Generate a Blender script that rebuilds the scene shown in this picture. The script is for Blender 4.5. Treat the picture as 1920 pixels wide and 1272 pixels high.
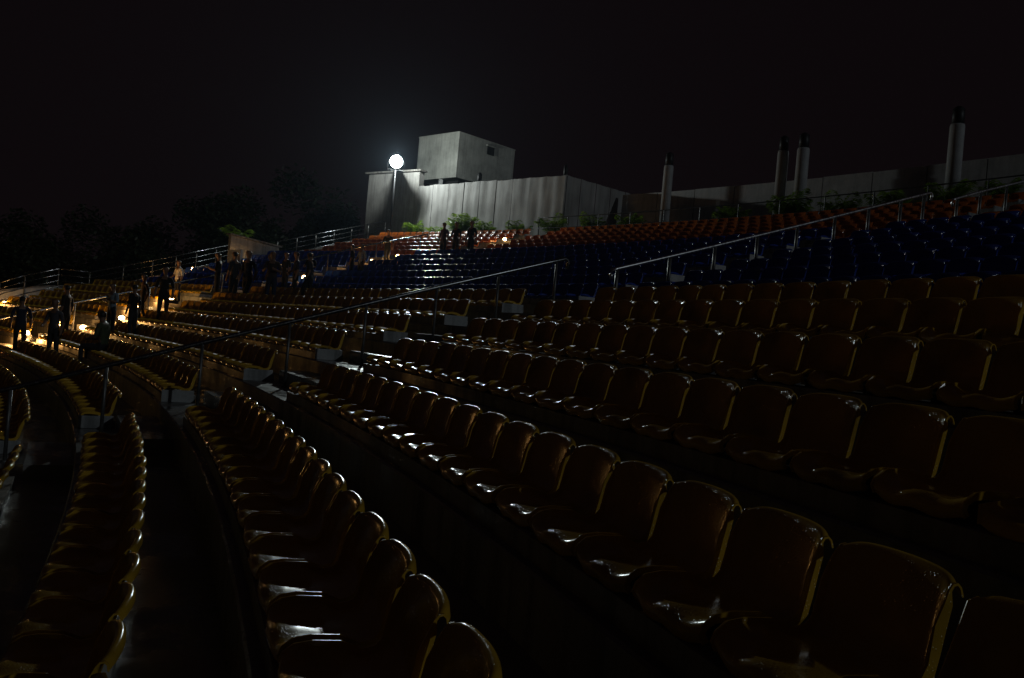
import bpy, bmesh, math, random
from mathutils import Vector, Matrix, noise
random.seed(7)
scene = bpy.context.scene
COL = scene.collection
for o in list(bpy.data.objects): bpy.data.objects.remove(o)

# ------------------------------------------------------------------ camera
RC = 62.399                       # radius of the seat row beside the camera; the rows are arcs about the world origin
FPX, YAW, PITCH, ROLL = 1604.9, 1.26846, -0.0033, 0.08838
CAMP = Vector((61.682, 0.0, 0.831))
_F = Vector((math.cos(PITCH)*math.cos(YAW), math.cos(PITCH)*math.sin(YAW), math.sin(PITCH)))
_R = Vector((math.sin(YAW), -math.cos(YAW), 0)); _U = _R.cross(_F)
_R2 = _R*math.cos(ROLL) + _U*math.sin(ROLL); _U2 = _U*math.cos(ROLL) - _R*math.sin(ROLL)
cd = bpy.data.cameras.new('camera'); cam = bpy.data.objects.new('camera', cd); COL.objects.link(cam)
cd.sensor_width = 36.0; cd.lens = FPX/1920*36; cd.clip_start = 0.05; cd.clip_end = 3000
cam.matrix_world = Matrix(((_R2.x, _U2.x, -_F.x, CAMP.x), (_R2.y, _U2.y, -_F.y, CAMP.y), (_R2.z, _U2.z, -_F.z, CAMP.z), (0, 0, 0, 1)))
scene.camera = cam

# ------------------------------------------------------------------ night sky, faint stand-in sun, exposure
world = bpy.data.worlds.new('World'); scene.world = world; world.use_nodes = True
bg = world.node_tree.nodes['Background']
bg.inputs[0].default_value = (0.0033, 0.0021, 0.0026, 1); bg.inputs[1].default_value = 1.0
sd = bpy.data.lights.new('unseen_flood_sun', 'SUN'); sd.energy = 0.12; sd.angle = math.radians(1.0); sd.color = (0.84, 0.94, 1.0)  # added directional light in place of a second floodlight out of view
so = bpy.data.objects.new('unseen_flood_sun', sd); COL.objects.link(so)
so.rotation_euler = Vector((-0.54, 0.79, -0.30)).to_track_quat('-Z', 'Y').to_euler()
vs = scene.view_settings; vs.view_transform = 'Standard'; vs.look = 'None'; vs.gamma = 1; vs.exposure = 0; vs.use_curve_mapping = False
scene.render.engine = 'CYCLES'
scene.cycles.use_denoising = True
scene.cycles.sample_clamp_indirect = 3.0
scene.cycles.max_bounces = 6

# ------------------------------------------------------------------ helpers
def pol(dr, th, z): return Vector(((RC+dr)*math.cos(th), (RC+dr)*math.sin(th), z))
def project(p):
    d = p - CAMP; zf = d.dot(_F)
    if zf < 0.3: return None
    return 960 + FPX*d.dot(_R2)/zf, 636 - FPX*d.dot(_U2)/zf, zf

def new_mesh(name, verts, faces, smooth=False):
    me = bpy.data.meshes.new(name); me.from_pydata([tuple(v) for v in verts], [], faces); me.update()
    if smooth:
        for p in me.polygons: p.use_smooth = True
    return me
def link(name, me, mat=None, parent=None, label=None, cat=None, group=None, kind=None):
    o = bpy.data.objects.new(name, me); COL.objects.link(o)
    if mat is not None and me is not None and not me.materials: me.materials.append(mat)
    if parent is not None: o.parent = parent
    if label: o['label'] = label
    if cat: o['category'] = cat
    if group: o['group'] = group
    if kind: o['kind'] = kind
    return o
def empty(name, loc, label=None, cat=None, group=None, kind=None, rotz=0):
    o = link(name, None, None, None, label, cat, group, kind)
    o.empty_display_size = 0.2; o.location = loc; o.rotation_euler = (0, 0, rotz); return o

class MB:
    """collects simple shapes into one mesh"""
    def __init__(s): s.v = []; s.f = []
    def box(s, c, size, ax=None):
        c = Vector(c); X, Y, Z = ax if ax else (Vector((1,0,0)), Vector((0,1,0)), Vector((0,0,1)))
        b = len(s.v)
        for k in range(8):
            s.v.append(c + X*size[0]/2*(1 if k & 1 else -1) + Y*size[1]/2*(1 if k & 2 else -1) + Z*size[2]/2*(1 if k & 4 else -1))
        for f in ((0,2,3,1),(4,5,7,6),(0,1,5,4),(2,6,7,3),(0,4,6,2),(1,3,7,5)): s.f.append([b+i for i in f])
        return s
    def tube(s, pts, r, n=10, cap=True):
        pts = [Vector(p) for p in pts]; b = len(s.v); m = len(pts)
        rr = r if isinstance(r, (list, tuple)) else [r]*m
        for i, p in enumerate(pts):
            t = (pts[min(i+1, m-1)] - pts[max(i-1, 0)]).normalized()
            a = Vector((0, 0, 1)) if abs(t.z) < 0.95 else Vector((1, 0, 0))
            x = t.cross(a).normalized(); y = x.cross(t)
            for k in range(n):
                an = 2*math.pi*k/n; s.v.append(p + (x*math.cos(an) + y*math.sin(an))*rr[i])
        for i in range(m-1):
            for k in range(n):
                s.f.append([b+i*n+k, b+i*n+(k+1) % n, b+(i+1)*n+(k+1) % n, b+(i+1)*n+k])
        if cap:
            s.f.append([b+k for k in range(n)][::-1]); s.f.append([b+(m-1)*n+k for k in range(n)])
        return s
    def mesh(s, name, smooth=False, origin=None):
        if origin is not None: s.v = [v - Vector(origin) for v in s.v]
        return new_mesh(name, s.v, s.f, smooth)

# ------------------------------------------------------------------ materials
def mat_new(name):
    m = bpy.data.materials.new(name); m.use_nodes = True; nt = m.node_tree
    return m, nt, nt.nodes['Principled BSDF']
def N(nt, t, **kw):
    n = nt.nodes.new(t)
    for k, v in kw.items():
        if hasattr(n, k): setattr(n, k, v)
        else: n.inputs[k].default_value = v
    return n
def ramp(nt, fac, stops):
    r = nt.nodes.new('ShaderNodeValToRGB'); nt.links.new(fac, r.inputs[0])
    while len(r.color_ramp.elements) < len(stops): r.color_ramp.elements.new(0.5)
    for e, (p, c) in zip(r.color_ramp.elements, stops):
        e.position = p; e.color = c if len(c) == 4 else (*c, 1)
    return r.outputs[0]
def g(v): return (v, v, v)

def concrete(name, base, wet=(0.12, 0.6), streak=False, spec=0.5, bump=0.25, sk=0.85):
    m, nt, b = mat_new(name); L = nt.links.new
    tc = N(nt, 'ShaderNodeTexCoord')
    n1 = N(nt, 'ShaderNodeTexNoise', Scale=0.9, Detail=6.0, Roughness=0.65); L(tc.outputs['Object'], n1.inputs['Vector'])
    n2 = N(nt, 'ShaderNodeTexNoise', Scale=28.0, Detail=5.0); L(tc.outputs['Object'], n2.inputs['Vector'])
    c = ramp(nt, n1.outputs[0], [(0.3, tuple(x*0.62 for x in base)), (0.55, base), (0.75, tuple(min(1, x*1.25) for x in base))])
    if streak:
        mp = N(nt, 'ShaderNodeMapping'); mp.inputs['Scale'].default_value = (4.5, 4.5, 0.35); L(tc.outputs['Object'], mp.inputs[0])
        n3 = N(nt, 'ShaderNodeTexNoise', Scale=1.6, Detail=4.0); L(mp.outputs[0], n3.inputs['Vector'])
        s = ramp(nt, n3.outputs[0], [(0.36, g(0.42)), (0.56, g(1.0))])
        mx = N(nt, 'ShaderNodeMixRGB', blend_type='MULTIPLY'); mx.inputs[0].default_value = sk
        L(c, mx.inputs[1]); L(s, mx.inputs[2]); c = mx.outputs[0]
    mx2 = N(nt, 'ShaderNodeMixRGB', blend_type='OVERLAY'); mx2.inputs[0].default_value = 0.25; L(c, mx2.inputs[1]); L(n2.outputs[0], mx2.inputs[2])
    L(mx2.outputs[0], b.inputs['Base Color'])
    L(ramp(nt, n1.outputs[0], [(0.40, g(wet[0])), (0.58, g(wet[1]))]), b.inputs['Roughness'])
    bp = N(nt, 'ShaderNodeBump', Strength=bump, Distance=0.01); L(n2.outputs[0], bp.inputs['Height']); L(bp.outputs[0], b.inputs['Normal'])
    b.inputs['Specular IOR Level'].default_value = spec
    return m

def plastic(name, base, rough=0.17):
    m, nt, b = mat_new(name); L = nt.links.new
    tc = N(nt, 'ShaderNodeTexCoord'); oi = N(nt, 'ShaderNodeObjectInfo')
    vo = N(nt, 'ShaderNodeTexVoronoi', Scale=85.0); vo.inputs['Randomness'].default_value = 1.0; L(tc.outputs['Object'], vo.inputs['Vector'])
    drop = ramp(nt, vo.outputs['Distance'], [(0.0, g(1)), (0.24, g(0.75)), (0.36, g(0.0))])
    nz = N(nt, 'ShaderNodeTexNoise', Scale=9.0, Detail=4.0); L(tc.outputs['Object'], nz.inputs['Vector'])
    msk = ramp(nt, nz.outputs[0], [(0.46, g(0)), (0.60, g(1))])
    mm = N(nt, 'ShaderNodeMath', operation='MULTIPLY'); L(drop, mm.inputs[0]); L(msk, mm.inputs[1])
    bp = N(nt, 'ShaderNodeBump', Strength=0.35, Distance=0.004); L(mm.outputs[0], bp.inputs['Height']); L(bp.outputs[0], b.inputs['Normal'])
    # sun-faded and grimy patches, a little different on every seat
    n2 = N(nt, 'ShaderNodeTexNoise', Scale=3.2, Detail=5.0, noise_dimensions='4D'); L(tc.outputs['Object'], n2.inputs['Vector'])
    rm = N(nt, 'ShaderNodeMath', operation='MULTIPLY'); rm.inputs[1].default_value = 40.0; L(oi.outputs['Random'], rm.inputs[0]); L(rm.outputs[0], n2.inputs['W'])
    L(ramp(nt, n2.outputs[0], [(0.28, tuple(x*0.55 for x in base)), (0.5, base), (0.72, tuple(min(1, x*1.15+0.012) for x in base))]), b.inputs['Base Color'])
    L(ramp(nt, nz.outputs[0], [(0.35, g(rough*0.55)), (0.65, g(rough*1.5))]), b.inputs['Roughness'])
    return m

def simple(name, base, rough=0.6, metal=0.0, noise_amt=0.25, scale=8.0, spec=0.5):
    m, nt, b = mat_new(name); L = nt.links.new
    tc = N(nt, 'ShaderNodeTexCoord'); n1 = N(nt, 'ShaderNodeTexNoise', Scale=scale, Detail=5.0); L(tc.outputs['Object'], n1.inputs['Vector'])
    L(ramp(nt, n1.outputs[0], [(0.3, tuple(x*(1-noise_amt) for x in base)), (0.7, tuple(min(1, x*(1+noise_amt)) for x in base))]), b.inputs['Base Color'])
    L(ramp(nt, n1.outputs[0], [(0.3, g(max(0.03, rough*0.75))), (0.7, g(min(1, rough*1.25)))]), b.inputs['Roughness'])
    b.inputs['Metallic'].default_value = metal; b.inputs['Specular IOR Level'].default_value = spec
    return m
def emit(name, col, strength):
    m, nt, b = mat_new(name)
    b.inputs['Base Color'].default_value = (0.8, 0.8, 0.8, 1); b.inputs['Emission Color'].default_value = (*col, 1); b.inputs['Emission Strength'].default_value = strength
    return m

M_CONC = concrete('wet_concrete', (0.20, 0.195, 0.185), wet=(0.10, 0.55), streak=False)
M_RISER = concrete('streaked_concrete', (0.30, 0.285, 0.26), wet=(0.3, 0.7), streak=True)
M_WALL = concrete('painted_wall', (0.50, 0.51, 0.51), wet=(0.5, 0.8), streak=True, sk=0.25)
M_WALL2 = concrete('stained_wall', (0.36, 0.35, 0.33), wet=(0.5, 0.8), streak=True, sk=0.5)
M_HUT = concrete('render_coat', (0.44, 0.45, 0.41), wet=(0.6, 0.85), streak=True, sk=0.3)
M_AMBER = plastic('amber_plastic', (0.62, 0.37, 0.028))
M_BLUE = plastic('blue_plastic', (0.015, 0.055, 0.36))
M_ORANGE = plastic('orange_plastic', (0.44, 0.11, 0.014), 0.18)
M_STEEL = simple('brushed_steel', (0.20, 0.21, 0.22), 0.24, 1.0, 0.15, 30)
M_RAIL = simple('satin_rail', (0.88, 0.90, 0.92), 0.33, 1.0, 0.08, 20)
M_POST = simple('galvanised_post', (0.17, 0.17, 0.165), 0.45, 0.6, 0.3, 12)
M_PANEL = concrete('worn_white_paint', (0.36, 0.38, 0.38), wet=(0.3, 0.7), streak=True)
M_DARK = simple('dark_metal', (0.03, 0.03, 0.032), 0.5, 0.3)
M_TARP = None

# ------------------------------------------------------------------ seat rows: (tier, radius offset, top-of-back height)
ROWS = []
low = {-1: (-0.975, -0.369), 0: (0.0, 0.0), 1: (1.105, 0.324), 2: (2.115, 0.688), 3: (3.16, 1.036), 4: (4.17, 1.377), 5: (5.284, 1.673)}
for k in range(-8, -1): low[k] = (-0.975 + (k+1)*1.03, -0.369 + (k+1)*0.345)
for k in sorted(low): ROWS.append(dict(tier='amber', k=k, dr=low[k][0], top=low[k][1]))
for j in range(7): ROWS.append(dict(tier='blue', k=j, dr=7.2+1.05*j, top=1.98+0.325*j))
for j in range(6): ROWS.append(dict(tier='orange', k=j, dr=15.6+1.05*j, top=4.27+0.33*j))
for r in ROWS: r['tread'] = r['top'] - 0.46; r['front'] = r['dr'] - 0.52
TH0, TH1 = -0.13, 0.622
TOPZ = ROWS[-1]['tread']
def tread_at(dr):
    z = ROWS[0]['tread']
    for r in ROWS:
        if dr >= r['front']: z = r['tread']
    return z
# start of the near block of each amber row (near edge of the seat by the aisle), measured
NEAR0 = {-1: .1607, 0: .1553, 1: .1556, 2: .1621, 3: .1640, 4: .1647, 5: .1681}
FAR0 = {-1: .1994, 0: .2005, 1: .2052, 2: .2052, 3: .2057, 4: .2055, 5: .2079}
SP = 0.48

# ------------------------------------------------------------------ the stand
stand = empty('seating_stand', pol(0, 0.2, ROWS[0]['tread']), kind='structure')
stand['label'] = 'stepped wet concrete seating stand curving round to the left'
SO = stand.location.copy()
def ring_strip(pairs, th0, th1, n):
    """pairs: list of (dr,z) profile; swept in angle"""
    v = []; f = []; m = len(pairs)
    for i in range(n+1):
        t = th0 + (th1-th0)*i/n
        for dr, z in pairs: v.append(pol(dr, t, z) - SO)
    for i in range(n):
        for j in range(m-1):
            a = i*m+j; f.append([a, a+1, a+m+1, a+m])
    return v, f
def arc_block(dr0, dr1, z0, z1, th0, th1):
    n = max(1, int(abs(th1-th0)/0.012))
    v, f = ring_strip([(dr0, z0), (dr0, z1), (dr1, z1), (dr1, z0)], th0, th1, n)
    m = 4; f.append([0, 1, 2, 3][::-1]); f.append([n*m+i for i in range(4)])
    return v, f
AISLES = {'amber': [None, (0.425, 0.462)], 'blue': [(0.199, 0.2165), (0.464, 0.484)], 'orange': [(0.199, 0.2165), (0.455, 0.475)]}
def sections(r):
    if r['tier'] == 'amber':
        R = RC + r['dr']; a = NEAR0.get(r['k'], 0.158) + SP/R; b = FAR0.get(r['k'], 0.2)
        return [(-0.03 if r['k'] > -2 else 0.02, a, 'near'), (b, 0.425, 'mid'), (0.462, 0.608, 'far')]
    A = AISLES[r['tier']]
    return [(0.05, A[0][0], 'near'), (A[0][1], A[1][0], 'mid'), (A[1][1], 0.608, 'far')]
for i, r in enumerate(ROWS):
    nf = ROWS[i+1]['front'] if i+1 < len(ROWS) else 31.0
    zl = ROWS[i-1]['tread'] if i else r['tread'] - 1.2
    v, f = ring_strip([(r['front'], zl - 0.02), (r['front'], r['tread'] - 0.012), (r['front'] + 0.012, r['tread']), (nf + 0.01, r['tread'])], TH0, TH1, 72)
    step = link('terrace_step', new_mesh('terrace_step', v, f), M_CONC, stand)
    step.data.materials.append(M_RISER)
    for p in step.data.polygons:
        if p.index % 3 == 0: p.material_index = 1
    for (a, b, w) in sections(r):
        v, f = arc_block(r['dr'] - 0.46, r['dr'] - 0.03, r['tread'] - 0.01, r['tread'] + 0.10, a, b)
        link('seat_plinth', new_mesh('seat_plinth', v, f), M_RISER, step)
        if w == 'mid' and r['k'] > -4:
            v, f = arc_block(r['dr'] - 0.47, r['dr'] - 0.06, r['tread'] + 0.004, r['tread'] + 0.165, a - 0.0006, a - 0.0002)
            link('row_end_panel', new_mesh('row_end_panel', v, f), M_WALL if r['tier'] == 'blue' else M_PANEL, step)
    # half steps in the stair aisles, and a strip of paler nosing
    sec = sections(r)
    for (a, b) in ((sec[0][1], sec[1][0]), (sec[1][1], sec[2][0])):
        if i == 0: continue
        wdt = 0.48
        v, f = arc_block(r['front'] - wdt, r['front'] + 0.004, zl - 0.01, zl + (r['tread']-zl)*0.5, a + 0.002, b - 0.002)
        link('stair_step', new_mesh('stair_step', v, f), M_CONC, stand)
# end wall of the stand
v = []; f = []
for r in ROWS:
    v += [pol(r['front'], TH1, r['tread']) - SO]
v += [pol(31, TH1, TOPZ) - SO, pol(31, TH1, -5) - SO, pol(ROWS[0]['front'], TH1, -5) - SO]
link('end_wall', new_mesh('end_wall', v, [list(range(len(v)))]), M_RISER, stand)

# ground far below / around
gm = concrete('dark_ground', (0.06, 0.058, 0.05), wet=(0.5, 0.9))
gz = ROWS[0]['tread'] - 1.2
v = [(-900, -900, gz-0.3), (900, -900, gz-0.3), (900, 900, gz-0.3), (-900, 900, gz-0.3)]
link('ground', new_mesh('ground', v, [[0, 1, 2, 3]]), gm, kind='structure')

# ------------------------------------------------------------------ seat meshes
PROF = [(-.452, .012), (-.468, .040), (-.458, .066), (-.425, .078), (-.36, .070), (-.26, .060), (-.16, .060), (-.10, .074), (-.068, .108), (-.052, .165), (-.036, .235), (-.018, .305), (-.007, .343), (.004, .359), (.019, .362), (.031, .351), (.034, .325)]
PROF_LOW = [(-.452, .012), (-.455, .072), (-.26, .060), (-.10, .074), (-.052, .165), (-.010, .340), (.016, .352)]
def seat_mesh(name, prof, nu, mat, rim=True, width=0.412):
    bm = bmesh.new(); grid = []
    np_ = len(prof)
    US = [0, .2, .4, .6, .74, .82, .87, .93, .985, 1] if nu > 9 else [0, .45, .80, .88, 1]
    US = [-x for x in US[:0:-1]] + US; nu = len(US)
    for u in US:
        col = []
        for i, (y, z) in enumerate(prof):
            s = min(1, max(0, (z - .06)/.29)) if y > -.2 else 0           # 0 on the pan, 1 at the top of the back
            au = abs(u); hw = width/2
            if y > -.2:
                yy = y - (.014 + .014*s)*au**2 - max(0, au - .845)*hw*.25
                zz = z - 0.020*s*s*au**6 - 0.005*s*au**2
                if s > .8: hw *= (1 - 0.03*((s-.8)/.2)**2)
            else:
                fr = min(1, max(0, (-y - .2)/.22)); fl = max(0, 1 - max(0, (.06 - z))/.05) if y < -.44 else 1
                yy = y + 0.02*u*u*fr
                ft = 1 if y > -.40 else (.62 if y > -.44 else .35)
                zz = z + (0.026*au**6 + .008*au*au)*ft - 0.014*math.sin(math.pi*au)**2*fr
            col.append(bm.verts.new((u*hw, yy, zz)))
        grid.append(col)
    for j in range(nu-1):
        for i in range(np_-1):
            bm.faces.new((grid[j][i], grid[j+1][i], grid[j+1][i+1], grid[j][i+1]))
    bm.normal_update()
    if rim:      # rolled edge all round: thick lip on both sides and along the top
        for e in (0, nu-1):
            sg = -1 if e == 0 else 1; c0 = grid[e]; r0 = []; r1 = []; r2 = []
            for i, vv in enumerate(c0):
                t = (c0[min(i+1, np_-1)].co - c0[max(i-1, 0)].co).normalized()
                nn = Vector((0, -t.z, t.y)).normalized()                  # towards the sitter
                if nn.z < -0.2 and vv.co.y > -.2: nn = -nn
                yy_, zz_ = prof[i]
                if yy_ < -.44: fl = .006
                elif yy_ < -.12: fl = .010 + .016*min(1, (yy_ + .44)/.25)
                elif yy_ < 0: fl = .023 - .020*min(1, max(0, (zz_ - .235)/.11))
                else: fl = .002
                bo = .016 if yy_ < -.01 else .005
                r0.append(bm.verts.new(vv.co + Vector((sg*.003, 0, 0)) + nn*fl))
                r1.append(bm.verts.new(vv.co + Vector((sg*.009, 0, 0)) + nn*fl))
                r2.append(bm.verts.new(vv.co + Vector((sg*.010, 0, 0)) - nn*bo))
            for i in range(np_-1):
                for a, b_ in ((c0, r0), (r0, r1), (r1, r2)):
                    q = (a[i], b_[i], b_[i+1], a[i+1]); fl_ = bm.faces.new(q if sg > 0 else q[::-1]); fl_.material_index = 1
    bmesh.ops.recalc_face_normals(bm, faces=bm.faces[:])
    me = bpy.data.meshes.new(name); bm.to_mesh(me); bm.free()
    for p in me.polygons: p.use_smooth = (p.material_index == 0); p.material_index = 0
    me.materials.append(mat); return me
TIERMAT = {'amber': M_AMBER, 'blue': M_BLUE, 'orange': M_ORANGE}
HI = {t: seat_mesh(t+'_seat', PROF, 17, TIERMAT[t]) for t in TIERMAT}
LO = {t: seat_mesh(t+'_seat_far', PROF_LOW, 7, TIERMAT[t], True) for t in TIERMAT}
_u = [(-.17, 0), (-.17, .045), (.17, .045), (.17, 0), (.13, 0), (.13, .03), (-.13, .03), (-.13, 0)]
_v = [(x, -.34, z) for x, z in _u] + [(x, -.16, z) for x, z in _u]
_f = [[0, 1, 6, 7], [1, 2, 5, 6], [2, 3, 4, 5], [15, 14, 9, 8], [14, 13, 10, 9], [13, 12, 11, 10]] + [[i, i+8, (i+1) % 8 + 8, (i+1) % 8] for i in range(8)]
BRACKET = new_mesh('seat_bracket', _v, _f); BRACKET.materials.append(M_DARK)

def ordinal(n):
    suf = 'th' if 10 <= n % 100 <= 20 else {1: 'st', 2: 'nd', 3: 'rd'}.get(n % 10, 'th')
    return '%d%s' % (n, suf)
SEATS = []
for r in ROWS:
    R = RC + r['dr']; z = r['tread'] + 0.10
    for (a, b, w) in sections(r):
        n = int((b - a)*R/SP)
        for i in range(n):
            if w == 'near': th = b - ((i + 0.5)*SP + .027)/R
            else: th = a + ((i + 0.5)*SP - .027)/R
            p = pol(r['dr'], th, z + 0.2); q = project(p)
            vis = q is not None and -60 < q[0] < 1980 and 0 < q[1] < 1340
            SEATS.append(dict(r=r, w=w, i=i+1, th=th, vis=vis, size=(1/q[2] if q else 0), d=(q[2] if q else 99), x=(q[0] if q else 0)))
WHERE = {('amber', 'near'): 'right of the near handrail', ('amber', 'mid'): 'left of the near handrail', ('amber', 'far'): 'left of the far lit stairs',
         ('blue', 'near'): 'right of the long bright handrail', ('blue', 'mid'): 'left of the long bright handrail', ('blue', 'far'): 'left of the far lit stairs',
         ('orange', 'near'): 'right of the uppermost handrail', ('orange', 'mid'): 'left of the uppermost handrail', ('orange', 'far'): 'left of the far lit stairs'}
GROUP = {'amber': 'amber seats of the lower tier', 'blue': 'blue seats of the middle tier', 'orange': 'orange seats of the top tier'}
def place(o, s):
    o.location = pol(s['r']['dr'] + random.uniform(-.006, .006), s['th'], s['r']['tread'] + 0.10)
    o.rotation_euler = (random.uniform(-.012, .012), random.uniform(-.008, .008), s['th'] - math.pi/2 + random.uniform(-.02, .02))
for t in ('amber', 'blue', 'orange'):
    ss = [s for s in SEATS if s['r']['tier'] == t]
    vis = sorted([s for s in ss if s['vis']], key=lambda s: -s['size'])
    for s in vis[:300]: s['single'] = True
    for s in vis[:300]:
        k = s['r']['k']
        rown = {'amber': '%s amber row below the blue' % ordinal(6-k), 'blue': '%s blue row from the bottom' % ordinal(k+1), 'orange': '%s orange row from the bottom' % ordinal(k+1)}[t]
        o = link(t+'_seat', HI[t] if s['d'] < 22 else LO[t], None, None, '%s seat, %s %s, %s' % (t, ordinal(s['i']), WHERE[(t, s['w'])], rown), 'seat', GROUP[t])
        place(o, s)
        if s['d'] < 9 and t == 'amber':
            link('bracket', BRACKET, None, o)
    # the rest of the tier, too small to tell apart
    lm = LO[t]; lv = [v.co.copy() for v in lm.vertices]; lf = [list(p.vertices) for p in lm.polygons]
    V = []; Fc = []
    for s in ss:
        if s.get('single') or not (s['vis'] or s['d'] < 12): continue
        mt = Matrix.Translation(pol(s['r']['dr'] + random.uniform(-.008, .008), s['th'], s['r']['tread'] + 0.10)) @ Matrix.Rotation(s['th'] - math.pi/2 + random.uniform(-.02, .02), 4, 'Z') @ Matrix.Rotation(random.uniform(-.015, .015), 4, 'X')
        b0 = len(V); V += [mt @ c for c in lv]; Fc += [[b0+i for i in q] for q in lf]
    org = pol(10, 0.4, 2)
    o = link('distant_%s_seats' % t, new_mesh('distant_seats', [v_ - org for v_ in V], Fc, True), TIERMAT[t], None,
             {'amber': 'mass of far amber seats sweeping away on the lower tier', 'blue': 'mass of far blue seats on the middle tier', 'orange': 'mass of far orange seats on the top tier'}[t], 'seats', None, 'stuff')
    o.location = org

# ------------------------------------------------------------------ handrails on the stair aisles
def handrail(name, th, pts, posts, label, r=0.029, rp=0.022, base=None, hook=True, post_mat=M_POST, mat=M_STEEL):
    P = [pol(dr, th, z) for dr, z in pts]
    root = empty(name, pol(pts[0][0], th, tread_at(pts[0][0])), label, 'handrail', 'handrails along the stair aisles')
    O = root.location.copy()
    path = []
    if hook:
        d0 = (P[1]-P[0]).normalized(); d1 = (P[-1]-P[-2]).normalized(); dn = Vector((0, 0, -1))
        path += [P[0] + dn*0.16 - d0*0.0, P[0] + dn*0.07 - d0*0.045, P[0] - d0*0.02]
    for a, b in zip(P[:-1], P[1:]):
        for k in range(6): path.append(a.lerp(b, (k+0.3)/6))
    if hook: path += [P[-1], P[-1] + d1*0.05 + dn*0.03, P[-1] + d1*0.07 + dn*0.09, P[-1] + d1*0.05 + dn*0.17]
    else: path.append(P[-1])
    link('top_rail', MB().tube(path, r, 12).mesh('top_rail', True, O), mat, root)
    def zat(dr):
        for (a, za), (b, zb) in zip(pts[:-1], pts[1:]):
            if a <= dr <= b: return za + (zb-za)*(dr-a)/(b-a)
        return pts[-1][1]
    for dr in posts:
        a = pol(dr, th, tread_at(dr) - 0.01); b = pol(dr, th, zat(dr) - 0.01)
        m_ = MB().tube([a, b], rp, 10); m_.tube([a, a + Vector((0, 0, .03))], rp*2.1, 10)
        link('post', m_.mesh('post', True, O), post_mat, root)
    return root
handrail('stair_handrail', 0.190, [(-2.9, -0.52), (-2.0, -0.24), (0.01, .43), (3.05, 1.435), (5.25, 2.13)], [-2.2, -1.2, -0.1, 1.0, 2.05, 3.1, 4.1, 5.1],
         'dull steel handrail running down the near stairs between the amber seats')
handrail('stair_handrail', 0.202, [(6.75, 2.15), (8.55, 2.71), (11.25, 3.57), (15.15, 4.84)], [6.85, 8.0, 9.05, 10.1, 11.15, 12.2, 13.2, 14.2, 14.95],
         'long bright steel handrail on the stairs between the blue seats', rp=0.034, mat=M_RAIL)
handrail('stair_handrail', 0.204, [(16.2, 4.87), (17.3, 5.24), (18.8, 5.71), (20.6, 6.30)], [16.35, 17.2, 18.2, 19.25, 20.3],
         'grey handrail high at the right edge between the orange seats', rp=0.034, mat=M_RAIL)
handrail('stair_handrail', 0.437, [(-1.6, -0.05), (0.52, .66), (3.29, 1.53), (5.0, 2.06)], [-1.4, 0.6, 2.6, 4.8],
         'thin handrail on the far lit stairs among the amber seats', post_mat=M_POST)
handrail('stair_handrail', 0.4665, [(7.4, 2.5), (11.3, 3.80), (12.9, 4.27), (14.2, 4.66)], [7.6, 9.7, 11.8, 13.9],
         'far handrail with a bright glint among the blue seats')

# railing along the far left edge of the stand: four bars
def edge_railing(pts, posts, label, th=0.617):
    root = empty('edge_railing', pol(pts[0][0], th, tread_at(pts[0][0])), label, 'railing', 'railings along the far edge of the stand'); O = root.location.copy()
    for lvl in (0, -.24, -.48, -.72):
        link('bar', MB().tube([pol(dr, th, z+lvl) for dr, z in pts], 0.026 if lvl == 0 else 0.014, 8).mesh('bar', True, O), M_STEEL, root)
    for dr, z in posts:
        link('post', MB().tube([pol(dr, th+0.0004, z-1.05), pol(dr, th+0.0004, z)], 0.024, 8).mesh('post', True, O), M_POST, root)
A1 = [(2.07, 1.15), (2.97, 1.52), (4.23, 1.93)]
edge_railing(A1, A1, 'steel edge railing at the far left above the grey kerb wall')
A2 = [(4.30, 1.93), (5.48, 1.93), (8.51, 2.86), (12.24, 4.05)]
edge_railing(A2, [(5.48, 1.93), (6.9, 2.36), (8.2, 2.77), (9.3, 3.11), (10.3, 3.43), (11.3, 3.75), (12.24, 4.05)], 'steel edge railing rising past the blue seats to the low concrete enclosure')
A3 = [(14.71, 4.53), (17.32, 5.32), (21.97, 6.72)]
edge_railing(A3, [(14.71, 4.53), (15.9, 4.89), (17.1, 5.25), (18.3, 5.61), (19.5, 5.98), (20.7, 6.34), (21.97, 6.72)], 'steel edge railing climbing beside the far orange seats to the hoarding')
# kerb wall under the lower railing
root = empty('kerb_wall', pol(-3, .6195, tread_at(-3)), 'low grey concrete kerb wall under the far left railing', 'wall'); O = root.location.copy()
prof = [(-6.5, -2.05), (2.2, .82), (3.4, 1.08), (5.6, 1.36)]
v = []; f = []
for dr, z in prof:
    for th_ in (.6182, .6212):
        v += [pol(dr, th_, z) - O, pol(dr, th_, z - 1.1) - O]
for i in range(len(prof)-1):
    a = i*4; b = a+4
    f += [[a, b, b+1, a+1], [a+2, a+3, b+3, b+2], [a, a+2, b+2, b], ]
f += [[0, 1, 3, 2], [12, 14, 15, 13]]
wl = link('wall_body', new_mesh('kerb', v, f), M_WALL, root)
link('coping', MB().tube([pol(dr, .6197, z+.01) for dr, z in prof], .06, 6).mesh('coping', False, O), M_RISER, root)

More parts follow.
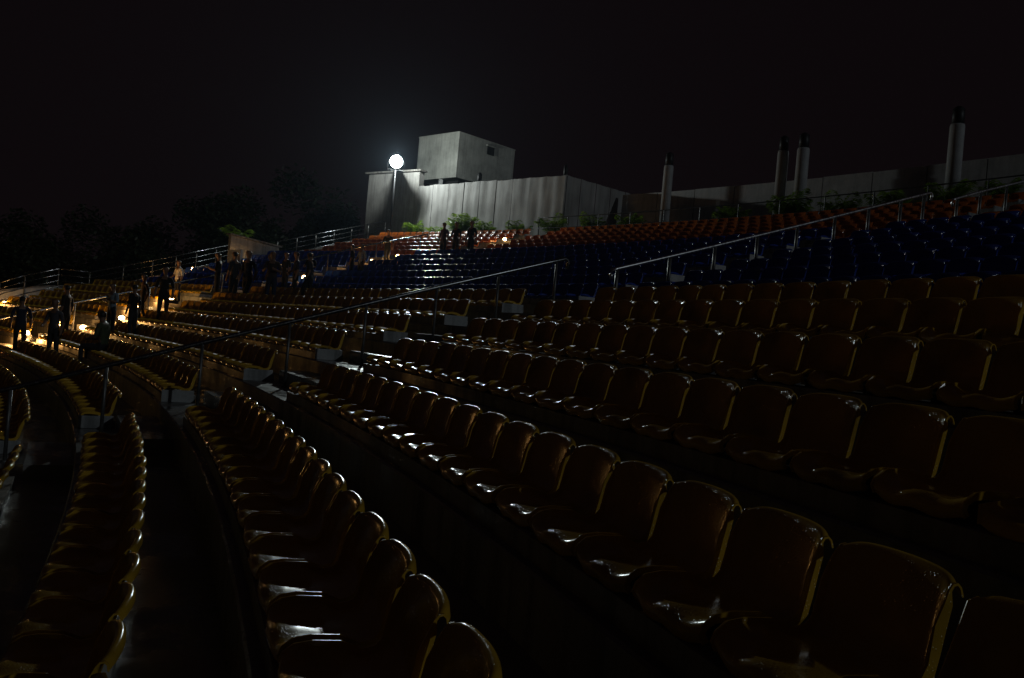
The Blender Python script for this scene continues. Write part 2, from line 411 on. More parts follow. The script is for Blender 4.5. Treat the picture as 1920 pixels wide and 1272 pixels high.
# low concrete enclosure of a stair mouth beside the far aisle
root = empty('stair_enclosure', pol(11.4, .604, 3.0), 'low concrete stair enclosure with sloping top beyond the blue seats', 'wall'); O = root.location.copy()
def slab(th_a, th_b, pts, name, mat):
    """a slab in a radial plane with a polygon outline of (dr,z)"""
    n = len(pts); v = [pol(dr, th_a, z) - O for dr, z in pts] + [pol(dr, th_b, z) - O for dr, z in pts]
    f = [list(range(n))[::-1], list(range(n, 2*n))] + [[i, (i+1) % n, n+(i+1) % n, n+i] for i in range(n)]
    link(name, new_mesh(name, v, f), mat, root)
slab(.6045, .6070, [(11.4, 2.6), (14.1, 2.9), (14.1, 4.14), (11.4, 4.36)], 'side_wall', M_WALL2)
slab(.5905, .6040, [(11.28, 2.6), (11.42, 2.6), (11.42, 3.68), (11.28, 3.66)], 'front_wall', M_WALL)
slab(.6030, .6085, [(11.3, 4.37), (14.2, 4.15), (14.2, 4.22), (11.3, 4.44)], 'coping', M_RISER)

# ------------------------------------------------------------------ top of the stand: hoarding, walls, columns
def tarp_mat():
    m, nt, b = mat_new('grey_tarpaulin'); L = nt.links.new
    tc = N(nt, 'ShaderNodeTexCoord'); mp = N(nt, 'ShaderNodeMapping'); mp.inputs['Scale'].default_value = (2.2, 2.2, 0.28); L(tc.outputs['Object'], mp.inputs[0])
    n1 = N(nt, 'ShaderNodeTexNoise', Scale=1.5, Detail=6.0, Roughness=0.6); L(mp.outputs[0], n1.inputs['Vector'])
    n2 = N(nt, 'ShaderNodeTexNoise', Scale=60.0, Detail=3.0); L(tc.outputs['Object'], n2.inputs['Vector'])
    n4 = N(nt, 'ShaderNodeTexNoise', Scale=0.7, Detail=5.0); L(tc.outputs['Object'], n4.inputs['Vector'])
    c = ramp(nt, n1.outputs[0], [(0.30, (0.27, 0.26, 0.245)), (0.52, (0.40, 0.395, 0.38)), (0.75, (0.48, 0.475, 0.46))])
    mx = N(nt, 'ShaderNodeMixRGB', blend_type='MULTIPLY'); mx.inputs[0].default_value = 0.7; L(c, mx.inputs[1]); L(ramp(nt, n4.outputs[0], [(0.35, g(0.55)), (0.6, g(1))]), mx.inputs[2])
    L(mx.outputs[0], b.inputs['Base Color']); b.inputs['Roughness'].default_value = 0.62
    bp = N(nt, 'ShaderNodeBump', Strength=0.3, Distance=0.004); L(n2.outputs[0], bp.inputs['Height']); L(bp.outputs[0], b.inputs['Normal'])
    return m
M_TARP = tarp_mat()
WR = 23.5; WTOP = 9.02; WBOT = TOPZ
hoard = empty('hoarding', pol(WR, .545, WBOT), 'tall wrinkled grey sheet hoarding behind the plants below the boxy hut', 'hoarding'); HO = hoard.location.copy()
def tarp_panel(pa, pb, z0, z1, seed, outn, sag=0.02, amp=0.7):
    nx, nz = 12, 22; v = []; f = []
    rnd = random.Random(seed); ph = [rnd.uniform(0, 6.28) for _ in range(6)]; lean = rnd.uniform(-.5, .5)
    tilt = rnd.uniform(-.03, .03)
    for i in range(nx+1):
        s = i/nx
        for j in range(nz+1):
            t = j/nz; p = pa.lerp(pb, s); edge = math.sin(math.pi*s)
            w = 0.050*math.sin(5.2*s + lean*4*t + ph[0]) + 0.026*math.sin(11*s - 3*lean*t + ph[1]) + 0.032*math.sin(4.5*t + 3*s*lean + ph[2])*(1-t) + 0.02*math.sin(9*t + ph[3] + 2*s)
            w += 0.05*noise.noise(Vector((s*2.2 + seed*3.1, t*3.5, ph[4])))
            w = w*(0.25 + 0.75*edge)*amp + tilt*(s-.5)*2
            zz = z0 + (z1-z0)*t
            if j == nz: zz -= sag*math.sin(math.pi*s) - rnd.uniform(-.006, .006)
            v.append(Vector((p.x, p.y, zz)) + outn*w - HO)
    for i in range(nx):
        for j in range(nz):
            a = i*(nz+1)+j; f.append([a, a+nz+1, a+nz+2, a+1])
    return new_mesh('sheet_panel', v, f, True)
npan = 9
for i in range(npan):
    a = .6075 + (.482-.6075)*i/npan; b = .6075 + (.482-.6075)*(i+1)/npan
    pa = pol(WR, a, 0); pb = pol(WR, b, 0); d = (pb-pa).normalized(); pa = pa + d*.008; pb = pb - d*.008
    mid = (a+b)/2; outn = Vector((-math.cos(mid), -math.sin(mid), 0))
    o = link('sheet_panel', tarp_panel(pa, pb, WBOT, WTOP + random.uniform(-.03, .03), i+1, outn, amp=(1.0, 1.0, .8, .55, .4, .32, .3, .3, .3)[i]), M_TARP, hoard)
# side returning away from the corner
c0 = pol(WR, .482, 0); dirr = Vector((math.cos(.480), math.sin(.480), 0)); outn = Vector((math.sin(.48), -math.cos(.48), 0))
for i in range(5):
    link('sheet_panel', tarp_panel(c0 + dirr*(1.2*i+.01), c0 + dirr*(1.2*(i+1)-.01), WBOT, WTOP, 40+i, outn, amp=.35), M_TARP, hoard)
for i in range(npan+1):     # backing posts
    a = .6075 + (.482-.6075)*i/npan
    link('post', MB().tube([pol(WR+.12, a, WBOT), pol(WR+.12, a, WTOP-.05)], .035, 8).mesh('post', False, HO), M_DARK, hoard)
for a, b, c_ in ((.522, .513, 22.9), (.497, .489, 22.9)):    # raking props leaning on the sheets
    link('raking_prop', MB().tube([pol(22.25, a-.012, WBOT), pol(23.35, b+.010, WBOT+1.35)], .03, 8).mesh('raking_prop', False, HO), M_DARK, hoard)

# taller stained wall left of the hoarding
root = empty('stained_wall', pol(WR, .632, WBOT), 'tall stained concrete wall left of the hoarding, behind the floodlight', 'wall'); O = root.location.copy()
pa = pol(WR+.05, .6565, 0); pb = pol(WR+.05, .6080, 0); X = (pb-pa).normalized(); Yv = Vector((-X.y, X.x, 0)); ctr = (pa+pb)/2
Yv = Yv if Yv.dot(Vector((ctr.x, ctr.y, 0))) > 0 else -Yv
ln = (pb-pa).length
link('wall_body', MB().box(ctr + Yv*.2 + Vector((0, 0, (WBOT+9.85)/2)), (ln, .4, 9.85-WBOT), (X, Yv, Vector((0, 0, 1)))).mesh('wall_body', False, O), M_WALL2, root)
link('coping', MB().box(ctr + Yv*.15 + Vector((0, 0, 9.90)), (ln+.35, .62, .1), (X, Yv, Vector((0, 0, 1)))).mesh('coping', False, O), M_RISER, root)

# boxy hut on the roof behind the hoarding
hroot = empty('roof_hut', (73.4, 52.4, 9.0), 'boxy pale rendered roof hut raised on stub columns beside the floodlight', 'hut'); O = hroot.location.copy()
c1 = Vector((73.10, 50.95, 0)); cL = Vector((71.25, 54.2, 0)); cR = Vector((77.45, 53.55, 0))
cB = cL + cR - c1
zb, zt_ = 10.16, 12.88
def prism(base, z0, z1):
    n = len(base); v = [Vector((p.x, p.y, z0)) - O for p in base] + [Vector((p.x, p.y, z1)) - O for p in base]
    f = [list(range(n))[::-1], list(range(n, 2*n))] + [[i, (i+1) % n, n+(i+1) % n, n+i] for i in range(n)]
    return new_mesh('hut', v, f)
hb = link('hut_body', prism([c1, cR, cB, cL], zb, zt_), M_HUT, hroot)
mid = (c1+cB)/2
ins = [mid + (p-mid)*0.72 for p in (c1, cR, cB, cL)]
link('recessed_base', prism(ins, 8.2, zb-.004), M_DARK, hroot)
link('roof_slab', prism([mid + (p-mid)*1.012 for p in (c1, cR, cB, cL)], zt_+.002, zt_+.07), M_HUT, hroot)
for p in (c1.lerp(cL, .42), c1.lerp(cR, .5)):
    link('stub_column', MB().box((p + (mid-p).normalized()*.22) + Vector((0, 0, 9.4)), (.22, .22, 1.5)).mesh('stub', False, O), M_WALL, hroot)
dR_ = (cR-c1).normalized(); nR = Vector((dR_.y, -dR_.x, 0))
wc = c1.lerp(cR, .55) + Vector((0, 0, 12.35))
win = link('window', MB().box(wc + nR*.0, (.62, .10, .5), (dR_, nR, Vector((0, 0, 1)))).mesh('window', False, O), M_DARK, hroot)
link('window_frame', MB().box(wc + nR*.03 + Vector((0, 0, .30)), (.8, .14, .07), (dR_, nR, Vector((0, 0, 1)))).mesh('frame', False, O), M_HUT, win)

# parapet wall sweeping to the right along the back of the top tier
proot = empty('parapet_wall', pol(27.6, .3, TOPZ), 'long pale parapet wall behind the plants along the top tier', 'wall'); O = proot.location.copy()
SO_ = SO; SO = O
for i in range(12):
    a = .175 + (.4775-.175)*i/12; b = .175 + (.4775-.175)*(i+1)/12
    v, f = arc_block(27.6, 27.85, TOPZ, 8.72 + random.uniform(-.012, .012), a+.0002, b-.0002)
    link('wall_panel', new_mesh('wall_panel', v, f), M_WALL, proot)
SO = SO_
# low dark railing in front of the plants
rroot = empty('planter_railing', pol(21.75, .32, TOPZ), 'thin dark two-bar railing in front of the plants on the top walkway', 'railing'); O = rroot.location.copy()
for zz in (.62, 1.12):
    link('bar', MB().tube([pol(21.75, .17 + .31*i/40, TOPZ+zz) for i in range(41)], .022, 6).mesh('bar', True, O), M_DARK, rroot)
for i in range(15):
    a = .17 + .31*i/14
    link('post', MB().tube([pol(21.75, a, TOPZ), pol(21.75, a, TOPZ+1.12)], .022, 6).mesh('post', False, O), M_DARK, rroot)

# pale columns with dark heads
COLS = [(.5606, 'white column stub showing above the hoarding, below the hut', .16), (.4895, 'slim white column at the corner of the hoarding', .13),
        (.4153, 'pale column standing alone just right of the hoarding', .22), (.3472, 'pale column, thinner one of the close pair', .22),
        (.3366, 'pale column, brighter one of the close pair', .24), (.2671, 'pale column beyond the upper end of the bright handrail', .24)]
for th, lab, rad in COLS:
    rt = empty('pale_column', pol(24.2, th, TOPZ), lab, 'column', 'pale columns along the back wall'); O = rt.location.copy()
    b = pol(24.2, th, TOPZ); up = Vector((0, 0, 1))
    link('shaft', MB().tube([b, b+up*(9.02-TOPZ), b+up*(9.10-TOPZ)], [rad, rad*.97, rad*.9], 20).mesh('shaft', True, O), M_WALL, rt)
    link('head', MB().tube([b+up*(9.10-TOPZ), b+up*(9.14-TOPZ), b+up*(9.62-TOPZ), b+up*(9.70-TOPZ)], [rad*.5, rad*.82, rad*.78, rad*.3], 14).mesh('head', True, O), M_DARK, rt)

# ------------------------------------------------------------------ floodlight (the lit lamp of the photograph)
LR, LT = 21.2, 0.6025
LP = pol(LR, LT, 9.88); RO = Vector((math.cos(LT), math.sin(LT), 0)); TG = Vector((math.sin(LT), -math.cos(LT), 0))
toC = Vector((CAMP.x-LP.x, CAMP.y-LP.y, 0)).normalized()
side = Vector((-toC.y, toC.x, 0)); up = Vector((0, 0, 1))
froot = empty('floodlight', pol(LR, LT, TOPZ), 'glaring white floodlight on a pole left of the hut', 'floodlight'); O = froot.location.copy()
tilt = math.radians(10); fx = (toC*math.cos(tilt) - up*math.sin(tilt)); fu = side.cross(fx)
fu = fu if fu.z > 0 else -fu
back = LP - fx*.16
link('pole', MB().tube([froot.location, froot.location + up*(LP.z-TOPZ-.47) ], [.06, .045], 12).mesh('pole', True, O), M_DARK, froot)
SPL = LP + fx*.06 + up*.52
hs = link('housing', MB().tube([back - fx*d_ for d_ in (.0, .05, .12, .20)], [.34, .34, .28, .15], 24).mesh('housing', True, O), M_DARK, froot)
for k in range(7):
    link('cooling_fin', MB().box(back - fx*.15 + side*(-.24+.08*k), (.07, .012, .40), (fx, side, fu)).mesh('fin', False, O), M_DARK, hs)
M_LAMP = emit('lit_lamp_glass', (0.86, 1.0, 0.98), 40)
link('glass', MB().tube([back + fx*d_ for d_ in (-.005, .03, .06, .075)], [.35, .34, .25, .07], 28).mesh('glass', True, O), M_LAMP, froot)
link('shadow_shelf', MB().box(SPL - up*.46 - toC*1.75 + side*.11, (2.9, .44, .05), (toC, side, up)).mesh('shadow_shelf_mesh', False, O), M_POST, froot)  # added board, shaped to throw the dark triangle on the wall below
link('yoke', MB().tube([back + side*.44, back + side*.44 - fu*.45, back - side*.44 - fu*.45, back - side*.44], .016, 8).mesh('yoke', False, O), M_DARK, froot)
def lamp(name, typ, loc, power, col, parent, **kw):
    l = bpy.data.lights.new(name, typ); l.energy = power; l.color = col
    for k, v_ in kw.items(): setattr(l, k, v_)
    o = bpy.data.objects.new(name, l); COL.objects.link(o); o.parent = parent
    o.location = loc - (parent.location if parent else Vector()); return o
beam = lamp('beam', 'SPOT', LP + fx*.10, 3700, (0.86, 1.0, 0.98), froot, shadow_soft_size=.16, spot_size=math.radians(92), spot_blend=1.0)
aim = (pol(0.5, 0.12, 0.5) - LP).normalized(); beam.rotation_euler = aim.to_track_quat('-Z', 'Y').to_euler()
spill = lamp('spill', 'POINT', SPL + toC*.08, 850, (0.92, 1.0, 0.97), froot, shadow_soft_size=.10)

# ------------------------------------------------------------------ small warm step lights
M_STEPL = emit('lit_step_lamp', (1.0, 0.60, 0.22), 45)
LIGHTS = [(18.81, .470, 25, 'warm step light among the orange seats right of three standing people'),
          (13.28, .474, 14, 'small warm step light above the blue seats, beside a handrail'),
          (12.09, .475, 34, 'bright warm step light in the middle of the far blue seats'),
          (8.47, .459, 30, 'warm step light at the foot of the far blue seats'),
          (11.83, .602, 14, 'warm step light below the low concrete enclosure'),
          (9.53, .604, 14, 'small warm step light below the edge railing'),
          (4.17, .472, 34, 'topmost warm step light on the far amber stairs'),
          (2.95, .468, 40, 'second warm step light down the far amber stairs'),
          (1.84, .435, 60, 'starry warm step light lighting a long concrete riser'),
          (0.76, .431, 30, 'right one of two warm step lights behind the seated person'),
          (0.76, .463, 46, 'left one of two warm step lights behind the seated person'),
          (-0.28, .427, 70, 'lowest bright warm step light beside the streaked riser'),
          (-0.21, .460, 40, 'leftmost low warm step light by the standing couple'),
          (1.92, .602, 40, 'warm step light at the left edge of the picture below the kerb wall')]
LZ = dict(zip([l[3] for l in LIGHTS], [5.03, 3.56, 3.21, 2.18, 3.14, 2.48, 1.01, 0.62, 0.27, -0.07, -0.07, -0.42, -0.39, 0.3]))
for dr, th, pw, lab in LIGHTS:
    z = LZ[lab] + .10; pw *= 0.5
    fr_ = max([r['front'] for r in ROWS if r['front'] <= dr + .15], default=dr)
    p = pol(dr, th, z); inw = Vector((-math.cos(th), -math.sin(th), 0)); tg = Vector((math.sin(th), -math.cos(th), 0))
    rt = empty('step_light', pol(dr, th, tread_at(dr)), lab, 'step light', 'warm step lights on the stairs'); O = rt.location.copy()
    base = rt.location
    link('mounting_post', MB().tube([base, Vector((base.x, base.y, z - .06))], .03, 8).mesh('post', True, O), M_DARK, rt)
    link('lens', MB().tube([p + Vector((0, 0, z_)) for z_ in (-.065, -.05, -.01, .03, .05)], [.045, .075, .085, .065, .025], 12).mesh('lens', True, O), M_STEPL, rt)
    link('cap', MB().tube([p + Vector((0, 0, z_)) for z_ in (.052, .065, .085)], [.07, .085, .03], 12).mesh('cap', True, O), M_DARK, rt)
    lamp('bulb', 'POINT', pol(fr_ - .13, th - .002, z - .10), pw, (1.0, .48, .13), rt, shadow_soft_size=.05)

# ------------------------------------------------------------------ plants along the top walkway
M_LEAF = simple('palm_leaf', (0.16, 0.29, 0.03), 0.42, 0, .5, 3.0)
_nt = M_LEAF.node_tree; _b = _nt.nodes['Principled BSDF']; _t = _nt.nodes.new('ShaderNodeBsdfTranslucent'); _m = _nt.nodes.new('ShaderNodeMixShader')
_t.inputs[0].default_value = (.28, .42, .04, 1); _m.inputs[0].default_value = .4
_nt.links.new(_b.outputs[0], _m.inputs[1]); _nt.links.new(_t.outputs[0], _m.inputs[2]); _nt.links.new(_m.outputs[0], _nt.nodes['Material Output'].inputs['Surface'])
M_LEAF2 = simple('tree_leaf', (0.018, 0.028, 0.010), 0.6, 0, .4, 2.0)
M_BARK = simple('bark', (0.07, 0.055, 0.04), 0.9, 0, .4, 10)
M_POT = simple('clay_planter', (0.16, 0.09, 0.06), 0.8, 0, .3, 6)
def frond_mesh(seed, length):
    rnd = random.Random(seed); v = []; f = []
    spine = []
    for i in range(11):
        t = i/10; spine.append(Vector((length*(t*.38 + .22*t*t), 0, length*(1.35*t - .62*t*t))))
    for i in range(10):
        a, b = spine[i], spine[i+1]; k = len(v); w = .012*(1-i/11)
        v += [a+Vector((0, w, 0)), a-Vector((0, w, 0)), b-Vector((0, w, 0)), b+Vector((0, w, 0))]; f.append([k, k+1, k+2, k+3])
    for i in range(2, 11):
        for sub in (0, .5):
            if i == 10 and sub: continue
            p = spine[i].lerp(spine[min(i+1, 10)], sub); t = (i+sub)/10
            ll = length*.42*math.sin(math.pi*(.12 + .8*t))*rnd.uniform(.8, 1.1) + .04
            for sg in (-1, 1):
                d = Vector((.55, sg*.8, .12 - .3*t + rnd.uniform(-.15, .15))).normalized(); k = len(v); w = .028
                tip = p + d*ll + Vector((0, 0, -.22*ll)); m = p + d*ll*.5
                n = Vector((d.y*-1, d.x, 0)).normalized()*w
                v += [p, m+n, tip, m-n]; f.append([k, k+1, k+2, k+3])
    return new_mesh('frond', v, f)
FR = [frond_mesh(50+i, 1.0) for i in range(5)]
for m_ in FR: m_.materials.append(M_LEAF)
PL = [(.5952, 1.35, 'small palm in shade left of the bright plants'), (.5751, 1.10, 'pale green low palm left of three standing people'),
      (.5534, 1.75, 'largest bright yellow green palm behind three standing people'), (.5343, 1.35, 'feathery palm just right of the brightest palm'),
      (.5052, 1.2, 'palm between the two raking props of the hoarding'), (.4777, 1.35, 'dim palm at the corner of the hoarding'),
      (.4477, 1.3, 'dark palm in front of the receding hoarding side'), (.4216, 1.35, 'dark palm left of the lone pale column'),
      (.3582, 1.35, 'dark palm left of the pair of columns'), (.3263, 1.7, 'large dark palm at the foot of the pair of columns'),
      (.3016, 1.45, 'dark round palm right of the pair of columns'), (.279, 1.35, 'dark palm above the bright handrail'),
      (.2554, 1.5, 'dark palm right of the rightmost column'), (.2361, 1.3, 'dark palm at the right edge of the picture')]
for i, (th, h, lab) in enumerate(PL):
    rnd = random.Random(900+i)
    rt = empty('palm_plant', pol(22.5, th, TOPZ), lab, 'plant', 'palms along the top walkway'); O = rt.location.copy()
    link('planter', MB().tube([O, O+Vector((0, 0, .05)), O+Vector((0, 0, .38)), O+Vector((0, 0, .42))], [.20, .22, .28, .30], 14).mesh('planter', True, O), M_POT, rt)
    nfr = 38 if h > 1.55 else 24
    for k in range(nfr):
        fo = link('frond', FR[k % 5], None, rt); sc = h*rnd.uniform(.45, .85)
        fo.location = (rnd.uniform(-.12, .12), rnd.uniform(-.12, .12), .40); fo.scale = (sc*rnd.uniform(.8, 1.15), sc, sc*rnd.uniform(.75, 1.05))
        fo.rotation_euler = (rnd.uniform(-.2, .2), rnd.uniform(-.45, .25), k*2.4 + rnd.uniform(-.3, .3))

# ------------------------------------------------------------------ trees beyond the stand
def tree(x, y, h, rad, seed, label, leaves=15000):
    rnd = random.Random(seed); b = Vector((x, y, gz-.3)); H = h - b.z
    rt = empty('leafy_tree', b, label, 'tree', 'dark trees behind the stand'); O = b
    m = MB(); top = b + Vector((rnd.uniform(-.6, .6), rnd.uniform(-.6, .6), H*.62))
    m.tube([b, b.lerp(top, .4)+Vector((.15, .1, 0)), top], [.42, .30, .14], 10)
    clumps = []
    for k in range(11):
        an = k*2.4 + rnd.uniform(-.4, .4); st = b.lerp(top, rnd.uniform(.45, .98)); ln_ = rad*rnd.uniform(.45, 1.0)
        e = st + Vector((math.cos(an)*ln_, math.sin(an)*ln_, H*rnd.uniform(.03, .30)))
        m.tube([st, st.lerp(e, .5)+Vector((0, 0, .25)), e], [.12, .08, .03], 7); clumps.append((e, rad*rnd.uniform(.30, .52)))
        clumps.append((st.lerp(e, .6)+Vector((rnd.uniform(-1, 1), rnd.uniform(-1, 1), rnd.uniform(0, 1.2))), rad*rnd.uniform(.25, .4)))
    clumps.append((b + Vector((0, 0, H*.90)), rad*.42))
    link('trunk', m.mesh('trunk', True, O), M_BARK, rt)
    v = []; f = []
    for k in range(leaves):
        c, r_ = clumps[rnd.randrange(len(clumps))]
        d = Vector((rnd.gauss(0, 1), rnd.gauss(0, 1), rnd.gauss(0, .75))).normalized()*r_*(rnd.random()**.45)
        p = c + d - O; s_ = rnd.uniform(.14, .30)
        ax = Vector((rnd.uniform(-1, 1), rnd.uniform(-1, 1), rnd.uniform(-.5, .5))).normalized(); ay = ax.cross(Vector((rnd.uniform(-1, 1), rnd.uniform(-1, 1), 1))).normalized()
        i0 = len(v); v += [p-ax*s_, p+ay*s_*.5, p+ax*s_, p-ay*s_*.5]; f.append([i0, i0+1, i0+2, i0+3])
    link('crown', new_mesh('crown', v, f), M_LEAF2, rt)
tree(64.6, 70, 12.6, 5.0, 1, 'tall dark tree rising left of the stained wall')
tree(60.5, 72, 10.6, 4.6, 2, 'dark tree left of the tallest tree, behind the stair enclosure')
tree(68.0, 69, 10.2, 3.6, 3, 'dark tree close behind the stained wall')
tree(54.0, 76, 7.4, 4.5, 4, 'lower dark tree behind the middle of the edge railing')
tree(48.5, 79, 8.0, 4.8, 5, 'broad dark tree behind the lower edge railing')
tree(43.5, 80, 7.2, 4.6, 6, 'dark tree at the far left edge')

# small palm catching light beside the stair enclosure
rt = empty('palm_plant', pol(13.0, .633, 2.6), 'lone palm above the low concrete stair enclosure', 'plant', None); O = rt.location.copy()
link('trunk', MB().tube([O, O+Vector((.1, 0, 1.0)), O+Vector((.1, .05, 1.7))], [.09, .07, .06], 8).mesh('trunk', True, O), M_BARK, rt)
for k in range(12):
    fo = link('frond', FR[k % 5], None, rt); fo.location = (.1, .05, 1.65); sc = 1.1*random.uniform(.8, 1.2); fo.scale = (sc, sc, sc*.8); fo.rotation_euler = (0, random.uniform(-.1, .4), k*2.4)

# ------------------------------------------------------------------ people
def person_mesh(name, pose):
    """joints grown with a Skin modifier; origin at the feet, facing +Y"""
    J = dict(pel=(0, 0, .93), sp=(0, .01, 1.12), ch=(0, .01, 1.32), nk=(0, .01, 1.50), hd0=(0, .03, 1.59), hd1=(0, .035, 1.67), hd2=(0, .02, 1.73),
             ls=(-.17, 0, 1.40), le=(-.24, -.02, 1.13), lw=(-.25, .05, .89), lh=(-.25, .07, .80),
             rs=(.17, 0, 1.40), re=(.24, -.02, 1.13), rw=(.25, .05, .89), rh=(.25, .07, .80),
             lp=(-.09, 0, .88), lk=(-.10, .02, .48), la=(-.105, -.02, .09), lt=(-.115, .13, .04),
             rp=(.09, 0, .88), rk=(.10, .02, .48), ra=(.105, -.02, .09), rt=(.115, .13, .04))
    J.update(pose)
    rad = dict(pel=(.150, .105), sp=(.135, .095), ch=(.15, .10), nk=(.046, .048), hd0=(.078, .088), hd1=(.098, .115), hd2=(.075, .085),
               s=(.062, .062), e=(.046, .046), w=(.033, .033), h=(.038, .024), p=(.092, .09), k=(.062, .062), a=(.043, .045), t=(.040, .032))
    E = [('pel', 'sp'), ('sp', 'ch'), ('ch', 'nk'), ('nk', 'hd0'), ('hd0', 'hd1'), ('hd1', 'hd2')]
    for s in 'lr': E += [('ch', s+'s'), (s+'s', s+'e'), (s+'e', s+'w'), (s+'w', s+'h'), ('pel', s+'p'), (s+'p', s+'k'), (s+'k', s+'a'), (s+'a', s+'t')]
    names = list(J); me = bpy.data.meshes.new(name); me.from_pydata([J[n] for n in names], [(names.index(a), names.index(b)) for a, b in E], []); me.update()
    ob = bpy.data.objects.new(name, me); COL.objects.link(ob)
    sk = ob.modifiers.new('s', 'SKIN'); ob.modifiers.new('u', 'SUBSURF').levels = 1
    for i, n in enumerate(names):
        key = n if n in rad else n[1:]
        me.skin_vertices[0].data[i].radius = rad[key]; me.skin_vertices[0].data[i].use_root = (n == 'pel')
    dg = bpy.context.evaluated_depsgraph_get(); ev = ob.evaluated_get(dg); out = bpy.data.meshes.new_from_object(ev)
    bpy.data.objects.remove(ob)
    # slots: skin, shirt, trousers, hair, shoes
    for _ in range(5): out.materials.append(None)
    seg = {}
    for a, b in E: seg[(a, b)] = (Vector(J[a]), Vector(J[b]))
    def near(p):
        best = None
        for kk, (a, b) in seg.items():
            d = b-a; t = max(0, min(1, (p-a).dot(d)/max(1e-6, d.dot(d)))); q = (p-(a+d*t)).length
            if best is None or q < best[0]: best = (q, kk, t)
        return best
    hd = Vector(J['hd1'])
    for p in out.polygons:
        p.use_smooth = True
        _, (a, b), t = near(Vector(p.center)); bb = b[1:]
        if b in ('hd0', 'hd1', 'hd2'):
            c = Vector(p.center) - hd; p.material_index = 3 if (c.z > .045 or (c.y < -.02 and c.z > -.09)) else 0
        elif b == 'nk': p.material_index = 1 if t < .35 else 0
        elif b in ('sp', 'ch') or bb == 's': p.material_index = 1
        elif bb == 'e': p.material_index = 1
        elif bb in ('w', 'h'): p.material_index = 0
        elif bb in ('p', 'k', 'a'): p.material_index = 2
        else: p.material_index = 4
    return out
POSES = [
    dict(),
    dict(lk=(-.10, .16, .50), la=(-.10, .10, .11), lt=(-.11, .25, .06), rk=(.10, -.03, .49), ra=(.10, -.20, .13), rt=(.11, -.07, .05), le=(-.24, -.08, 1.14), lw=(-.24, .0, .91), lh=(-.24, .03, .83), rw=(.24, .14, .93), rh=(.24, .19, .86)),
    dict(le=(-.25, .04, 1.14), lw=(-.13, .25, 1.20), lh=(-.08, .31, 1.24), re=(.25, .04, 1.14), rw=(.13, .25, 1.18), rh=(.08, .31, 1.21), hd1=(0, .06, 1.65), hd2=(0, .055, 1.71)),
    dict(re=(.26, .02, 1.15), rw=(.20, .20, 1.02), rh=(.17, .27, 1.02), lk=(-.13, .03, .48), la=(-.16, -.02, .09), lt=(-.19, .12, .04)),
]
PM = [person_mesh('person_%d' % i, p) for i, p in enumerate(POSES)]
SEATED = person_mesh('person_seated', dict(pel=(0, 0, .13), sp=(0, .0, .33), ch=(0, .03, .53), nk=(0, .05, .67), hd0=(0, .07, .75), hd1=(0, .085, .84), hd2=(0, .075, .90),
    ls=(-.17, .02, .60), le=(-.25, .04, .34), lw=(-.16, .26, .28), lh=(-.12, .33, .27), rs=(.17, .02, .60), re=(.25, .04, .34), rw=(.16, .26, .28), rh=(.12, .33, .27),
    lp=(-.09, .03, .11), lk=(-.12, .42, .12), la=(-.12, .40, -.28), lt=(-.13, .53, -.33), rp=(.09, .03, .11), rk=(.12, .42, .12), ra=(.12, .40, -.28), rt=(.13, .53, -.33)))
_cm = {}
def cloth(c):
    if c not in _cm: _cm[c] = simple('cloth_%d' % len(_cm), c, .85, 0, .3, 14, .2)
    return _cm[c]
SKIN = simple('skin', (.20, .11, .07), .55, 0, .15, 10); HAIR = simple('hair', (.012, .010, .009), .5, 0, .3, 30); SHOE = simple('shoe', (.03, .025, .02), .5)
def person(dr, th, face, pose, shirt, trous, label, z=None, mesh=None, h=1.0):
    o = link('person', mesh or PM[pose], None, None, label, 'person', 'people on the far stairs')
    o.location = pol(dr, th, tread_at(dr) if z is None else z); o.rotation_euler = (0, 0, face); o.scale = (h, h, h)
    for i, m_ in enumerate((SKIN, cloth(shirt), cloth(trous), HAIR, SHOE)):
        o.material_slots[i].link = 'OBJECT'; o.material_slots[i].material = m_
    return o
DK = (.03, .03, .035); NV = (.02, .025, .05); BK = (.012, .012, .013); GN = (.06, .075, .04); LB = (.18, .24, .30); WH = (.55, .55, .55); BR = (.05, .035, .03); PU = (.09, .07, .12)
inw = math.pi/2
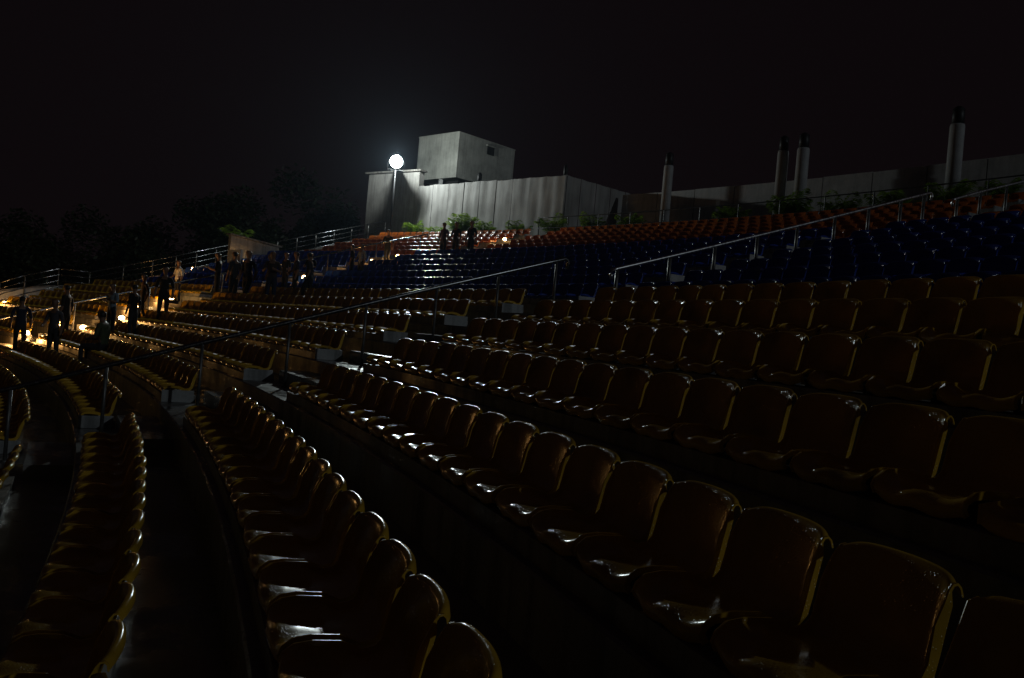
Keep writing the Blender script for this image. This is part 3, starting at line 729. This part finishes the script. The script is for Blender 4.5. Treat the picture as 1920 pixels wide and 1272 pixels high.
people = [
    (-1.32, .386, 0.3, 0, NV, DK, 'left one of two people standing in dark clothes at the far left'),
    (-0.98, .352, 2.6, 3, (.07, .07, .085), DK, 'right one of two people standing in dark clothes at the far left'),
    (-0.39, .384, 1.2, 0, BK, BK, 'person in black standing behind the couple at the far left'),
    (0.40, .368, 2.4, 2, LB, DK, 'person in pale blue top standing behind the seated person'),
    (0.55, .346, 1.0, 0, BK, DK, 'dark figure standing just right of the person in pale blue'),
    (1.45, .388, 2.0, 1, BR, DK, 'dark figure on the stairs left of a step light'),
    (1.65, .372, 2.9, 0, BK, BK, 'broad dark figure left of the person in a white shirt'),
    (3.47, .439, 2.2, 3, WH, DK, 'person in a white shirt with back half turned on the far stairs'),
    (3.70, .402, 1.4, 2, BK, DK, 'dark figure by the step light below the concrete enclosure'),
    (3.75, .386, 0.8, 0, DK, BK, 'left one of two dark figures against the lit concrete enclosure'),
    (3.69, .369, 2.4, 1, NV, BK, 'right one of two dark figures against the lit concrete enclosure'),
    (4.60, .380, 1.9, 0, BK, DK, 'dark figure in the crowd behind the two by the enclosure'),
    (3.95, .354, 2.8, 2, BR, NV, 'dark figure with bent arms in the middle of the crowd'),
    (5.75, .392, 1.7, 3, NV, BK, 'dark figure below the gap in the edge railing'),
    (6.10, .413, 2.2, 0, BK, DK, 'dark figure left of the group before the orange seats'),
    (4.70, .345, 1.2, 1, DK, BK, 'dark figure nearest the step light at the foot of the blue seats'),
    (6.20, .392, 2.5, 2, BK, BK, 'dark figure in front of the far blue seats under the railing'),
    (8.72, .421, 1.3, 0, BK, DK, 'left one of a pair before the orange seats, in black'),
    (8.72, .4125, 2.1, 3, (.22, .23, .26), DK, 'right one of a pair before the orange seats, in grey top'),
    (11.50, .4505, 2.7, 1, BK, BK, 'tall dark figure walking in front of the orange seats below the floodlight'),
    (12.40, .4205, 2.2, 0, PU, (.05, .05, .06), 'leftmost of three people before the bright palms, in purplish shirt'),
    (12.45, .4115, 2.2, 3, BK, BR, 'middle one of three people before the bright palms, in black'),
    (12.45, .3995, 2.2, 0, BK, DK, 'rightmost of three people before the bright palms, broad and dark'),
]
for i, (dr, th, fa, po, sh, tr, lab) in enumerate(people):
    hd = pol(dr, th, tread_at(dr) + 1.64); hd = CAMP + (hd - CAMP)*1.07
    dr2 = math.hypot(hd.x, hd.y) - RC; th2 = math.atan2(hd.y, hd.x)
    person(dr2, th2, fa, po, sh, tr, lab, h=max(.82, min(.97, (hd.z - tread_at(dr2))/1.80)))
person(-.22, .331, 1.2, 0, GN, DK, 'person in dark green seated alone in front of the far stairs', z=-0.30, mesh=SEATED)

# ------------------------------------------------------------------ thin damp air that glows round the floodlight
hz = bpy.data.materials.new('damp_air'); hz.use_nodes = True; nt = hz.node_tree
nt.nodes.remove(nt.nodes['Principled BSDF']); pv = nt.nodes.new('ShaderNodeVolumePrincipled')
pv.inputs['Color'].default_value = (.62, .80, 1, 1); pv.inputs['Density'].default_value = 0.00016; pv.inputs['Anisotropy'].default_value = 0.7
nt.links.new(pv.outputs[0], nt.nodes['Material Output'].inputs['Volume'])
h0, h1 = gz - 1.4, 15.0
o = link('haze', MB().box((0, 0, (h0+h1)/2), (1820, 1820, h1-h0)).mesh('haze'), hz, None, 'thin damp night air round the whole stand', 'haze', None, 'stuff')
